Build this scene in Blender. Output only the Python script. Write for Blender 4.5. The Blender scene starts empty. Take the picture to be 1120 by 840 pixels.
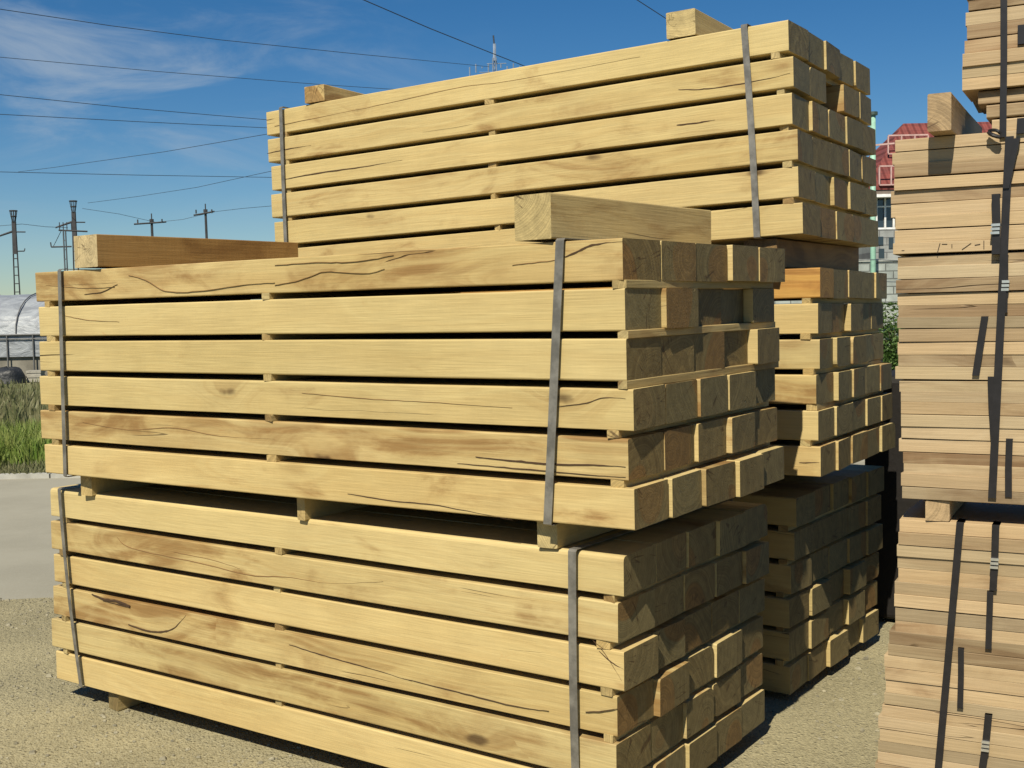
import bpy, bmesh, math, random
from mathutils import Vector, Matrix, Euler, noise
R = math.radians
scene = bpy.context.scene
COL = scene.collection

# ---------------------------------------------------------------- camera
CAMP = Vector((1.8911, -3.4973, 0.7591))
CROT = Euler((1.508126, 0.02124, 0.593466), 'XYZ')
FPX = 1277.74
cd = bpy.data.cameras.new('camera'); cam = bpy.data.objects.new('camera', cd); COL.objects.link(cam)
cam.location = CAMP; cam.rotation_euler = CROT
cd.sensor_width = 36; cd.lens = FPX/1120*36; cd.clip_start = 0.05; cd.clip_end = 3000
scene.camera = cam
# ---------------------------------------------------------------- sun, sky, exposure
TRAVEL = Vector((-0.235, 1.0, -1.22)).normalized()      # the way sunlight goes
SUN_EL = math.asin(-TRAVEL.z); SUN_AZ = math.atan2(-TRAVEL.x, -TRAVEL.y)
sl = bpy.data.lights.new('sun', 'SUN'); so = bpy.data.objects.new('sun', sl); COL.objects.link(so)
sl.energy = 5.0; sl.angle = R(0.5); sl.color = (1.0, 0.925, 0.76)
so.rotation_euler = TRAVEL.to_track_quat('-Z', 'Y').to_euler()
scene.view_settings.view_transform = 'Standard'; scene.view_settings.look = 'None'
scene.view_settings.exposure = 0.43; scene.view_settings.gamma = 1
scene.cycles.diffuse_bounces = 2
try: scene.view_settings.use_curve_mapping = False
except Exception: pass
w = bpy.data.worlds.new('World'); scene.world = w; w.use_nodes = True
nt = w.node_tree; nt.nodes.clear()
def wn(t, **k):
    n = nt.nodes.new(t)
    for a, b in k.items(): setattr(n, a, b)
    return n
out = wn('ShaderNodeOutputWorld'); bg = wn('ShaderNodeBackground')
sky = wn('ShaderNodeTexSky', sky_type='NISHITA', sun_disc=False, sun_elevation=SUN_EL, sun_rotation=SUN_AZ,
         altitude=300, air_density=1.0, dust_density=0.05, ozone_density=3.0)
bg.inputs['Strength'].default_value = 0.055
tc = wn('ShaderNodeTexCoord')
# wispy cirrus: stretched noise, only in one part of the sky
mp = wn('ShaderNodeMapping'); mp.inputs['Scale'].default_value = (3.2, 3.2, 13.0); mp.inputs['Rotation'].default_value = (0.16, -0.22, 0)
cn = wn('ShaderNodeTexNoise'); cn.inputs['Scale'].default_value = 1.5; cn.inputs['Detail'].default_value = 8; cn.inputs['Roughness'].default_value = 0.62; cn.inputs['Distortion'].default_value = 0.6
cr = wn('ShaderNodeMapRange'); cr.inputs[1].default_value = 0.40; cr.inputs[2].default_value = 0.72
cr.interpolation_type = 'SMOOTHSTEP'
CM = cam.rotation_euler.to_matrix()
def ray(px, py): return CM @ Vector(((px-560)/FPX, -(py-420)/FPX, -1))
dirc = ray(95, 55).normalized()
dot = wn('ShaderNodeVectorMath', operation='DISTANCE'); dot.inputs[1].default_value = dirc
scl = wn('ShaderNodeVectorMath', operation='MULTIPLY'); scl.inputs[1].default_value = (1, 1, 1.9)
dz2 = Vector((dirc.x, dirc.y, dirc.z*1.9)); dot.inputs[1].default_value = dz2
dm = wn('ShaderNodeMapRange'); dm.inputs[1].default_value = 0.36; dm.inputs[2].default_value = 0.04; dm.interpolation_type = 'SMOOTHSTEP'
mul = wn('ShaderNodeMath', operation='MULTIPLY'); mul2 = wn('ShaderNodeMath', operation='MULTIPLY'); mul2.inputs[1].default_value = 0.60
mix = wn('ShaderNodeMixRGB'); mix.inputs[2].default_value = (5.6, 6.6, 7.6, 1)
hs = wn('ShaderNodeHueSaturation'); hs.inputs['Saturation'].default_value = 1.36; hs.inputs['Value'].default_value = 1.0
L = nt.links.new
L(tc.outputs['Generated'], mp.inputs['Vector']); L(mp.outputs[0], cn.inputs['Vector']); L(cn.outputs['Fac'], cr.inputs[0])
L(tc.outputs['Generated'], scl.inputs[0]); L(scl.outputs[0], dot.inputs[0]); L(dot.outputs['Value'], dm.inputs[0])
L(cr.outputs[0], mul.inputs[0]); L(dm.outputs[0], mul.inputs[1]); L(mul.outputs[0], mul2.inputs[0])
L(sky.outputs[0], hs.inputs['Color']); tint = wn('ShaderNodeMixRGB', blend_type='MULTIPLY'); tint.inputs[0].default_value = 1; tint.inputs[2].default_value = (0.84, 0.93, 1.0, 1)
L(hs.outputs[0], tint.inputs[1]); L(tint.outputs[0], mix.inputs[1]); L(mul2.outputs[0], mix.inputs[0]); L(mix.outputs[0], bg.inputs['Color']); L(bg.outputs[0], out.inputs['Surface'])

# ---------------------------------------------------------------- helpers
def at(px, py, d): return CAMP + ray(px, py)*d
def on_y(px, py, Y): r = ray(px, py); return CAMP + r*((Y-CAMP.y)/r.y)
YAW = 0.593466
FW = Vector((-math.sin(YAW), math.cos(YAW), 0)); RT = Vector((math.cos(YAW), math.sin(YAW), 0))
def uv(u, v, z=0): return Vector((CAMP.x, CAMP.y, 0)) + RT*u + FW*v + Vector((0, 0, z))
def gz(x, y):
    t = min(max((y-1.3)/1.3, 0), 1); return -1.2 - 0.07*t*t*(3-2*t)

class NB:
    def __init__(s, name):
        s.m = bpy.data.materials.new(name); s.m.use_nodes = True; s.t = s.m.node_tree; s.t.nodes.clear()
        s.o = s.n('ShaderNodeOutputMaterial'); s.b = s.n('ShaderNodeBsdfPrincipled'); s.l(s.b.outputs[0], s.o.inputs[0])
    def n(s, t, **k):
        q = s.t.nodes.new(t)
        for a, b in k.items(): setattr(q, a, b)
        return q
    def l(s, a, b): s.t.links.new(a, b)
    def put(s, sock, v):
        if hasattr(v, 'is_output'): s.l(v, sock)
        else: sock.default_value = v
    def math(s, op, a, b=0.0, c=None, clamp=False):
        q = s.n('ShaderNodeMath', operation=op, use_clamp=clamp); s.put(q.inputs[0], a); s.put(q.inputs[1], b)
        if c is not None: s.put(q.inputs[2], c)
        return q.outputs[0]
    def vm(s, op, a, b=(0, 0, 0)):
        q = s.n('ShaderNodeVectorMath', operation=op); s.put(q.inputs[0], a); s.put(q.inputs[1], b)
        return q.outputs['Value'] if op in ('LENGTH', 'DISTANCE', 'DOT_PRODUCT') else q.outputs[0]
    def noise(s, vec, scale, detail=3, rough=0.5, dist=0.0):
        q = s.n('ShaderNodeTexNoise'); s.put(q.inputs['Vector'], vec); q.inputs['Scale'].default_value = scale
        q.inputs['Detail'].default_value = detail; q.inputs['Roughness'].default_value = rough; q.inputs['Distortion'].default_value = dist
        return q
    def ss(s, v, a, b, lo=0.0, hi=1.0):
        q = s.n('ShaderNodeMapRange', interpolation_type='SMOOTHSTEP'); s.put(q.inputs[0], v)
        for i, x in zip((1, 2, 3, 4), (a, b, lo, hi)): s.put(q.inputs[i], x)
        return q.outputs[0]
    def mix(s, f, a, b, mode='MIX'):
        q = s.n('ShaderNodeMixRGB', blend_type=mode); s.put(q.inputs[0], f)
        s.put(q.inputs[1], a if hasattr(a, 'is_output') else (*a, 1)); s.put(q.inputs[2], b if hasattr(b, 'is_output') else (*b, 1))
        return q.outputs[0]
    def sep(s, v): q = s.n('ShaderNodeSeparateXYZ'); s.l(v, q.inputs[0]); return q.outputs
    def comb(s, x, y, z): q = s.n('ShaderNodeCombineXYZ'); s.put(q.inputs[0], x); s.put(q.inputs[1], y); s.put(q.inputs[2], z); return q.outputs[0]
    def bump(s, h, dist, strength=1.0, prev=None):
        q = s.n('ShaderNodeBump'); q.inputs['Distance'].default_value = dist; q.inputs['Strength'].default_value = strength
        s.l(h, q.inputs['Height'])
        if prev is not None: s.l(prev, q.inputs['Normal'])
        return q.outputs[0]

def wood(name, pale, tan, brown, dark=(0.05, 0.022, 0.008), endmul=0.80, rough=0.62, endlit=None):
    """solid wood: growth rings round a wandering pith, knots, heartwood, checks; object colour steers it per piece"""
    b = NB(name); t = b.n('ShaderNodeTexCoord'); oi = b.n('ShaderNodeObjectInfo')
    P = t.outputs['Object']
    wnz = b.n('ShaderNodeTexWhiteNoise', noise_dimensions='1D'); b.l(oi.outputs['Random'], wnz.inputs['W'])
    rnd = wnz.outputs['Color']; rs = b.sep(rnd); oc = b.sep(oi.outputs['Color'])
    off = b.vm('MULTIPLY', rnd, (40, 40, 40)); PO = b.vm('ADD', P, off)
    px, py, pz = b.sep(P)[:3]
    warp = b.noise(b.vm('MULTIPLY', PO, (0.55, 1.2, 1.2)), 1.6, 2, 0.5)
    wv = b.vm('MULTIPLY', b.vm('SUBTRACT', warp.outputs['Color'], (0.5, 0.5, 0.5)), (0, 0.22, 0.22))
    vo = b.n('ShaderNodeTexVoronoi', feature='F1'); vo.inputs['Scale'].default_value = 1.0
    kv = b.noise(PO, 9, 2).outputs['Color']
    kq = b.vm('ADD', b.vm('MULTIPLY', PO, (1.7, 4.6, 4.6)), b.vm('MULTIPLY', kv, (0.12, 0.12, 0.12)))
    b.l(kq, vo.inputs['Vector'])
    kd = vo.outputs['Distance']; kc = b.sep(vo.outputs['Color'])
    kuse = b.ss(kc[0], 0.70, 0.74)                                  # only some cells carry a knot
    halo = b.math('MULTIPLY', b.ss(kd, 0.50, 0.0), kuse); core = b.math('MULTIPLY', b.ss(b.math('ADD', kd, b.math('MULTIPLY', b.math('SUBTRACT', b.sep(kv)[1], .5), .10)), 0.12, 0.045), kuse)
    pithy = b.math('MULTIPLY', b.math('SUBTRACT', rs[0], 0.5), 0.42); pithz = b.math('MULTIPLY', b.math('SUBTRACT', rs[1], 0.5), 0.30)
    q = b.vm('ADD', b.comb(0.0, b.math('SUBTRACT', py, pithy), b.math('SUBTRACT', pz, pithz)), wv)
    r = b.math('ADD', b.vm('LENGTH', q), b.math('MULTIPLY', halo, 0.05))
    ring = b.noise(b.comb(b.math('MULTIPLY', r, 95.0), b.math('MULTIPLY', px, 0.35), b.math('MULTIPLY', rs[2], 77.0)), 1.0, 3, 0.6).outputs['Fac']
    ring = b.ss(ring, 0.36, 0.68)
    broad = b.noise(b.comb(b.math('MULTIPLY', r, 26.0), b.math('MULTIPLY', px, 0.5), b.math('MULTIPLY', rs[2], 31.0)), 1.0, 2, 0.5).outputs['Fac']
    fib = b.noise(b.vm('MULTIPLY', PO, (4.5, 120, 120)), 1.0, 2, 0.6).outputs['Fac']
    blot = b.noise(b.vm('MULTIPLY', PO, (1.9, 5.0, 5.0)), 1.0, 5, 0.6, 0.9).outputs['Fac']
    # heartwood streaks: amount in object colour G
    hm = b.ss(b.math('ADD', blot, b.math('MULTIPLY', oc[1], 0.38)), 0.60, 0.84)
    hm = b.math('MULTIPLY', hm, b.ss(broad, 0.36, 0.58, 0.25, 1.0))
    c = b.mix(b.math('MULTIPLY', ring, b.math('MULTIPLY_ADD', oc[1], 0.45, 0.16)), pale, tan)
    c = b.mix(b.math('MULTIPLY', b.ss(broad, 0.42, 0.66), b.math('MULTIPLY_ADD', oc[1], 0.6, 0.22)), c, tan)
    c = b.mix(b.math('MULTIPLY', hm, 0.78), c, brown)
    st_ = b.noise(b.vm('ADD', b.vm('MULTIPLY', PO, (2.6, 7, 7)), (3, 8, 5)), 1.0, 4, 0.65, 0.6).outputs['Fac']
    c = b.mix(b.ss(st_, 0.68, 0.80, 0.0, 0.55), c, (brown[0]*1.5, brown[1]*1.05, brown[2]*.8))
    sap = b.noise(b.vm('ADD', b.vm('MULTIPLY', PO, (0.5, 2.2, 2.2)), (7, 1, 2)), 1.0, 3, 0.5).outputs['Fac']
    c = b.mix(1.0, c, b.comb(b.ss(sap, .3, .7, .94, 1.03), b.ss(sap, .3, .7, .92, 1.03), b.ss(sap, .3, .7, .87, 1.05)), 'MULTIPLY')
    c = b.mix(b.math('MULTIPLY', b.math('MULTIPLY', halo, b.ss(ring, 0.0, 1.0, 0.35, 1.0)), 0.40), c, brown)
    c = b.mix(b.math('MULTIPLY', core, 0.78), c, dark)
    c = b.mix(1.0, c, b.comb(*[b.ss(fib, 0.25, 0.75, 0.93, 1.05)]*3), 'MULTIPLY')
    # drying checks running with the grain
    cn1 = b.noise(b.vm('MULTIPLY', b.vm('ADD', PO, b.vm('MULTIPLY', wv, (1, .5, .5))), (0.22, 8.5, 8.5)), 1.0, 3, 0.45).outputs['Fac']
    cn2 = b.noise(b.vm('ADD', b.vm('MULTIPLY', PO, (1.1, 5, 5)), (9, 4, 1)), 1.0, 1).outputs['Fac']
    crack = b.math('MULTIPLY', b.ss(b.math('ABSOLUTE', b.math('SUBTRACT', cn1, 0.5)), 0.005, 0.001), b.ss(cn2, 0.64, 0.69))
    c = b.mix(b.math('MULTIPLY', crack, 0.75), c, dark)
    # end grain drinks and greys a little, and a low endmul paints shade onto it; per-piece tone in object colour R; B = grey weathering
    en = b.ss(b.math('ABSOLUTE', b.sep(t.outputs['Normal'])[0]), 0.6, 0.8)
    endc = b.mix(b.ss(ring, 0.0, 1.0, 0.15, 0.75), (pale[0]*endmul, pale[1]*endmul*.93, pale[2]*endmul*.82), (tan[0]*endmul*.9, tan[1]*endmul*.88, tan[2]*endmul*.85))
    if endlit: endc = b.mix(ring, endlit, tuple(x*.86 for x in endlit))
    endc = b.mix(0.0 if endlit else b.math('MULTIPLY', rs[1], .55), endc, (pale[0]*endmul*.98, pale[1]*endmul*1.08, pale[2]*endmul*1.2))
    r0 = b.math('MULTIPLY_ADD', rs[2], 0.13, 0.035)                # brown heart inside a pale sapwood edge
    endc = b.mix(b.math('MULTIPLY', b.ss(r, b.math('ADD', r0, .008), r0), b.ss(oc[1], .10, .30, .0, .0 if endlit else .62)), endc, brown)
    rf_ = b.noise(b.comb(b.math('MULTIPLY', r, 190.0), 0.0, b.math('MULTIPLY', rs[2], 77.0)), 1.0, 2, 0.5).outputs['Fac']
    endc = b.mix(1.0, endc, b.comb(*[b.ss(rf_, 0.36, 0.64, 0.80, 1.10)]*3), 'MULTIPLY')
    # radial drying splits from the pith
    qs = b.sep(q); an = b.math('ARCTAN2', qs[2], qs[1])
    sp = b.noise(b.comb(b.math('MULTIPLY', an, 3.2), b.math('MULTIPLY', r, 2.0), b.math('MULTIPLY', rs[0], 55.0)), 1.0, 2, .5).outputs['Fac']
    spl = b.math('MULTIPLY', b.ss(b.math('ABSOLUTE', b.math('SUBTRACT', sp, .5)), .014, .004), b.ss(b.noise(b.vm('MULTIPLY', PO, (1, 9, 9)), 1.0, 1).outputs['Fac'], .54, .6))
    endc = b.mix(b.math('MULTIPLY', spl, .7), endc, dark)
    ang = b.noise(b.vm('MULTIPLY', PO, (0.2, 26, 26)), 1.0, 3, .6).outputs['Fac']
    endc = b.mix(1.0, endc, b.comb(*[b.ss(ang, 0.3, 0.75, 0.82, 1.1)]*3), 'MULTIPLY')
    c = b.mix(en, c, endc)
    bw = b.mix(1.0, c, (0.86, 0.93, 0.98), 'MULTIPLY')
    c = b.mix(oc[2], c, bw)
    dirt = b.noise(b.vm('MULTIPLY', PO, (2.5, 3, 3)), 1.3, 5, .7).outputs['Fac']
    c = b.mix(1.0, c, b.comb(*[b.math('MULTIPLY', oc[0], b.ss(dirt, 0.25, 0.7, 0.93, 1.04))]*3), 'MULTIPLY')
    b.l(c, b.b.inputs['Base Color']); b.b.inputs['Roughness'].default_value = rough
    b.b.inputs['Specular IOR Level'].default_value = 0.3
    saw = b.noise(b.vm('MULTIPLY', PO, (60, 4, 4)), 1.0, 2).outputs['Fac']
    h = b.math('ADD', b.math('MULTIPLY', fib, 0.8), b.math('MULTIPLY', saw, 0.5))
    h = b.math('SUBTRACT', h, b.math('MULTIPLY', crack, 3.0))
    b.l(b.bump(h, 0.0016), b.b.inputs['Normal'])
    return b.m

W_PALE = wood('pale_sawn_wood', (0.525, 0.405, 0.184), (0.425, 0.29, 0.112), (0.23, 0.118, 0.036), endmul=.40)  # low endmul: dim light on the right-hand ends painted into their colour
W_BAR = wood('bar_wood', (0.52, 0.395, 0.180), (0.42, 0.285, 0.108), (0.24, 0.125, 0.038), endmul=.98)  # same wood with no shade painted into its ends
W_SHADED_BAR = wood('shaded_bar_wood', (0.32, 0.195, 0.072), (0.26, 0.145, 0.045), (0.16, 0.08, 0.024), endmul=1.5, endlit=(.52, .41, .22))  # shade painted into the brown sides, sunlight into the pale end
W_BOARD = wood('board_wood', (0.445, 0.325, 0.188), (0.37, 0.252, 0.134), (0.21, 0.118, 0.055), endmul=.9)
W_ORANGE = wood('orange_wood', (0.56, 0.32, 0.085), (0.44, 0.21, 0.05), (0.27, 0.12, 0.03))
W_SHADED = wood('shaded_brown_wood', (0.30, 0.18, 0.07), (0.22, 0.12, 0.045), (0.12, 0.06, 0.02))  # brown carries painted shade for bearers tucked under the packs
W_RED = wood('reddish_wood', (0.36, 0.10, 0.05), (0.25, 0.07, 0.04), (0.12, 0.04, 0.02))

def plain(name, col, rough=0.6, metal=0.0, var=0.25, nscale=6, bump=0.0, col2=None, spec=0.4):
    b = NB(name); t = b.n('ShaderNodeTexCoord'); n = b.noise(t.outputs['Object'], nscale, 5, .62).outputs['Fac']
    c2 = col2 or tuple(x*(1-var) for x in col)
    b.l(b.mix(b.ss(n, .32, .68), col, c2), b.b.inputs['Base Color'])
    b.b.inputs['Roughness'].default_value = rough; b.b.inputs['Metallic'].default_value = metal; b.b.inputs['Specular IOR Level'].default_value = spec
    if bump: b.l(b.bump(b.noise(t.outputs['Object'], nscale*6, 4).outputs['Fac'], bump), b.b.inputs['Normal'])
    return b.m
M_STEEL = plain('steel_band', (0.27, 0.255, 0.225), 0.45, 0.45, 0.45, 14)
M_BLACK = plain('black_plastic_band', (0.020, 0.018, 0.019), 0.38, 0, 0.3, 20)
M_SEAL = plain('seal_metal', (0.75, 0.74, 0.70), 0.3, 0.8, 0.2, 30)
M_CRACK = plain('crack_dark', (0.065, 0.034, 0.015), 0.9)
M_PENCIL = plain('pencil_mark', (0.07, 0.05, 0.035), 0.8)
M_POLE = plain('pole_concrete', (0.05, 0.05, 0.055), 0.8, 0, 0.35, 2)
M_MAST = plain('mast_galvanised', (0.30, 0.36, 0.46), 0.6, 0.2, 0.3, 2)
M_WIRE = plain('wire_black', (0.035, 0.05, 0.075), 0.6)
M_SHADE_BLACK = plain('shade_black', (0.011, 0.008, 0.006), 0.7, 0, 0.4, 3, 0.004)  # black colour stands in for deep shade

def tag(o, label=None, cat=None, group=None, kind=None):
    if label: o['label'] = label
    if cat: o['category'] = cat
    if group: o['group'] = group
    if kind: o['kind'] = kind
    return o
def link(name, me, mat, parent=None):
    o = bpy.data.objects.new(name, me); COL.objects.link(o)
    if mat is not None: me.materials.append(mat)
    if parent is not None: o.parent = parent
    return o
def empty(name, loc=(0, 0, 0), rz=0):
    o = bpy.data.objects.new(name, None); COL.objects.link(o); o.location = loc; o.rotation_euler = (0, 0, rz); o.empty_display_size = .1
    return o
class MB:
    def __init__(s): s.v = []; s.f = []
    def box(s, a, b, M=None):
        i = len(s.v); P = [Vector((x, y, z)) for z in (a[2], b[2]) for y in (a[1], b[1]) for x in (a[0], b[0])]
        if M is not None: P = [M @ p for p in P]
        s.v += P; s.f += [tuple(i+k for k in f) for f in ((0, 2, 3, 1), (4, 5, 7, 6), (0, 1, 5, 4), (2, 6, 7, 3), (0, 4, 6, 2), (1, 3, 7, 5))]
        return s
    def quad(s, *p):
        i = len(s.v); s.v += [Vector(q) for q in p]; s.f.append(tuple(range(i, i+len(p)))); return s
    def tube(s, pts, r, n=6, r2=None, cap=True):
        pts = [Vector(p) for p in pts]; i0 = len(s.v); m = len(pts)
        for k, p in enumerate(pts):
            d = (pts[min(k+1, m-1)]-pts[max(k-1, 0)]).normalized()
            a = d.cross(Vector((0, 0, 1)) if abs(d.z) < .95 else Vector((1, 0, 0))).normalized(); c = d.cross(a)
            rr = r if r2 is None else r+(r2-r)*k/(m-1)
            for j in range(n):
                an = 2*math.pi*j/n; s.v.append(p+a*math.cos(an)*rr+c*math.sin(an)*rr)
        for k in range(m-1):
            for j in range(n):
                s.f.append((i0+k*n+j, i0+k*n+(j+1) % n, i0+(k+1)*n+(j+1) % n, i0+(k+1)*n+j))
        if cap: s.f.append(tuple(i0+j for j in range(n))[::-1]); s.f.append(tuple(i0+(m-1)*n+j for j in range(n)))
        return s
    def build(s, name, mat, parent=None, loc=None, smooth=False):
        me = bpy.data.meshes.new(name)
        if loc is not None: loc = Vector(loc); vs = [v-loc for v in s.v]
        else: vs = s.v
        me.from_pydata([tuple(v) for v in vs], [], s.f); me.update()
        if smooth: me.shade_smooth()
        o = link(name, me, mat, parent)
        if loc is not None: o.location = loc
        return o

# ---------------------------------------------------------------- ground sheets
def grid_sheet(name, u0, u1, v0, v1, du, dv, z, mat, edge=None):
    nu = int((u1-u0)/du)+1; nv = int((v1-v0)/dv)+1; vs = []; fs = []
    for j in range(nv):
        for i in range(nu):
            u = u0+(u1-u0)*i/(nu-1); v = v0+(v1-v0)*j/(nv-1)
            if edge and j == nv-1: v += edge(u)
            p = uv(u, v); p.z = gz(p.x, p.y)+z; vs.append(tuple(p))
    for j in range(nv-1):
        for i in range(nu-1):
            a = j*nu+i; fs.append((a, a+1, a+nu+1, a+nu))
    me = bpy.data.meshes.new(name); me.from_pydata(vs, [], fs); me.shade_smooth()
    return tag(link(name, me, mat), kind='structure')
def ground_mat(name, c1, c2, c3, scale, bump, peb=True, rough=0.9, psc=55):
    b = NB(name); t = b.n('ShaderNodeTexCoord'); P = t.outputs['Object']
    big = b.noise(P, scale, 6, .65).outputs['Fac']; fine = b.noise(P, 60, 5, .7).outputs['Fac']
    c = b.mix(b.ss(big, .35, .66), c1, c2)
    c = b.mix(b.math('MULTIPLY', b.ss(fine, .42, .72), .6), c, c3)
    if peb:
        v = b.n('ShaderNodeTexVoronoi'); v.inputs['Scale'].default_value = psc; b.l(P, v.inputs['Vector'])
        v2 = b.n('ShaderNodeTexVoronoi'); v2.inputs['Scale'].default_value = psc*.38; b.l(P, v2.inputs['Vector'])
        cc = b.sep(v.outputs['Color'])[0]
        c = b.mix(1.0, c, b.comb(*[b.ss(cc, 0, 1, .85, 1.13)]*3), 'MULTIPLY')
        h = b.math('ADD', b.math('MULTIPLY', b.ss(v.outputs['Distance'], .6, .0), .5), b.math('MULTIPLY', b.ss(v2.outputs['Distance'], .42, .0), .9))
        h = b.math('ADD', h, b.math('MULTIPLY', fine, .6))
    else: h = fine
    b.l(c, b.b.inputs['Base Color']); b.b.inputs['Roughness'].default_value = rough; b.b.inputs['Specular IOR Level'].default_value = .2
    b.l(b.bump(h, bump), b.b.inputs['Normal'])
    return b.m
M_GRAVEL = ground_mat('gravel', (0.30, 0.262, 0.155), (0.225, 0.198, 0.118), (0.34, 0.305, 0.195), .9, .008, psc=95)
M_CONC = ground_mat('worn_concrete', (0.285, 0.268, 0.212), (0.245, 0.23, 0.18), (0.30, 0.285, 0.23), .8, .002, False)
M_DIRT = ground_mat('far_ground', (0.20, 0.19, 0.10), (0.10, 0.13, 0.045), (0.26, 0.24, 0.15), .35, .02)
_g = bpy.data.meshes.new('ground'); _g.from_pydata([tuple(uv(u_, v_, -1.285)) for u_, v_ in ((-1500, -80), (1500, -80), (1500, 2600), (-1500, 2600))], [], [(0, 1, 2, 3)])
tag(link('ground', _g, M_DIRT), kind='structure')
grid_sheet('concrete_yard', -26, 16, 6.5, 15.0, 1.0, .5, 0.0, M_CONC)
grid_sheet('gravel_yard', -12, 12, -4, 8.1, .16, .16, 0.005, M_GRAVEL,
           edge=lambda u: .12*noise.noise(Vector((u*1.1, 3, 0)))+.05*noise.noise(Vector((u*5, 3, 0))))
rg = random.Random(5)
kb = MB()
for k in range(-26, 15):
    a = uv(k+.01, 14.95); z = gz(a.x, a.y)
    Mk = Matrix.Translation(uv(k, 14.95, z)) @ Matrix.Rotation(YAW, 4, 'Z')
    kb.box((.01, 0, -.05), (.99, .14, .05+rg.random()*.01), Mk)
tag(kb.build('kerb', plain('kerb_concrete', (.40, .39, .34), .9, 0, .3, 3)), kind='structure')
# loose stones lying on the gravel, too many to count
mb = MB()
def stone(mb, p, r, rn):
    i = len(mb.v); n = 5
    top = p+Vector((0, 0, r*(.5+.4*rn.random())))
    ring = [p+Vector((math.cos(2*math.pi*k/n)*r*(.7+.6*rn.random()), math.sin(2*math.pi*k/n)*r*(.7+.6*rn.random()), r*.15*rn.random())) for k in range(n)]
    ring2 = [p+Vector(((q-p).x*.62, (q-p).y*.62, r*(.45+.3*rn.random()))) for q in ring]
    mb.v += ring+ring2+[top]
    for k in range(n):
        mb.f.append((i+k, i+(k+1) % n, i+n+(k+1) % n, i+n+k)); mb.f.append((i+n+k, i+n+(k+1) % n, i+2*n))
for k in range(15000):
    u = rg.uniform(-4.6, 2.2); v = rg.uniform(3.6, 8.15)
    p = uv(u, v); p.z = gz(p.x, p.y)+.006
    dens = noise.noise(Vector((p.x*1.2, p.y*1.2, 7)))
    if rg.random() > .45+dens: continue
    stone(mb, p, .003+.009*rg.random()**4+(.012 if rg.random() < .01 else 0), rg)
for k in range(420):                                              # bigger clods near the packs and along the gravel's edge
    u = rg.uniform(-4.6, 2.2); v = rg.uniform(4.2, 8.1) if k % 2 else rg.uniform(7.3, 8.15)
    p = uv(u, v); p.z = gz(p.x, p.y)+.004; stone(mb, p, rg.uniform(.008, .02), rg)
b = NB('loose_stone'); g = b.n('ShaderNodeTexCoord'); n = b.noise(g.outputs['Object'], 22, 2).outputs['Fac']
b.l(b.mix(b.ss(n, .3, .7), (.30, .27, .185), (.14, .125, .085)), b.b.inputs['Base Color']); b.b.inputs['Roughness'].default_value = .9
tag(mb.build('loose_stones', b.m), 'small loose stones scattered over the tan gravel yard', 'stones', kind='stuff')

# ---------------------------------------------------------------- timber
def beam_mesh(Lx, Wy, Hz, rn, wane=.18, bow=.005, rad=(.003, .008), nseg=18):
    rr = [rn.uniform(*rad) for _ in range(4)]
    if rn.random() < wane: rr[rn.randrange(4)] = rn.uniform(.015, .045)
    hy, hz = Wy/2, Hz/2
    cs = []
    for k, (sy, sz) in enumerate(((-1, -1), (1, -1), (1, 1), (-1, 1))):
        cy, cz = sy*(hy-rr[k]), sz*(hz-rr[k]); a0 = math.pi+k*math.pi/2
        for j in range(4):
            a = a0+j*math.pi/6; cs.append((cy+math.cos(a)*rr[k], cz+math.sin(a)*rr[k]))
    n = len(cs); by, bz = rn.uniform(-bow, bow), rn.uniform(-bow, bow)*.5; sd = rn.random()*100
    vs = []; fs = []
    sk0, sk1 = rn.uniform(-.006, .006), rn.uniform(-.006, .006)      # saw cut not quite square
    for i in range(nseg+1):
        t = i/nseg; x = (t-.5)*Lx; u = 1-(2*t-1)**2
        for y, z in cs:
            w1 = noise.noise(Vector((x*1.8+sd, 0, z*3)))*.0018; w2 = noise.noise(Vector((x*1.8+sd, 9, y*3)))*.0015
            e = (sk0 if i == 0 else sk1 if i == nseg else 0)*(y/hy)
            vs.append((x+e, y+by*(u-.6)+w1, z+bz*(u-.6)+w2))
    for i in range(nseg):
        for j in range(n):
            a = i*n+j; c = i*n+(j+1) % n; fs.append((a, a+n, c+n, c))
    fs.append(tuple(range(n))); fs.append(tuple(nseg*n+j for j in range(n))[::-1])
    me = bpy.data.meshes.new('timber'); me.from_pydata(vs, [], fs); me.update()
    bm = bmesh.new(); bm.from_mesh(me); bmesh.ops.recalc_face_normals(bm, faces=bm.faces); bm.to_mesh(me); bm.free()
    return me
class Pack:
    """pose of one bundle: origin = lower front right corner; x runs back to -L, y to +W"""
    def __init__(s, p):
        s.R = Euler(p[3:6], 'XYZ').to_matrix(); s.t = Vector(p[:3]); s.sx, s.sy = p[6], p[7]
    def pt(s, x, y, z): return s.t + s.R @ Vector((x+s.sx*z, y+s.sy*z, z))
    def put(s, o, x, y, z, rz=0, rx=0):
        o.location = s.pt(x, y, z); o.rotation_euler = (s.R @ Euler((rx, 0, rz)).to_matrix()).to_euler()
ORD = ['first', 'second', 'third', 'fourth', 'fifth', 'sixth', 'seventh', 'eighth', 'ninth', 'tenth', 'eleventh', 'twelfth', 'thirteenth',
       'fourteenth', 'fifteenth', 'sixteenth', 'seventeenth', 'eighteenth', 'nineteenth', 'twentieth', 'twenty-first', 'twenty-second', 'twenty-third',
       'twenty-fourth', 'twenty-fifth', 'twenty-sixth', 'twenty-seventh', 'twenty-eighth', 'twenty-ninth', 'thirtieth', 'thirty-first', 'thirty-second', 'thirty-third', 'thirty-fourth']
def rown(r, n=6): return 'top row' if r == 0 else 'bottom row' if r == n-1 else ORD[r]+' row down'
LL, WW = 3.316, 1.340
BH, GP = 0.1462, 0.02456
BEAMS = {}
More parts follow.
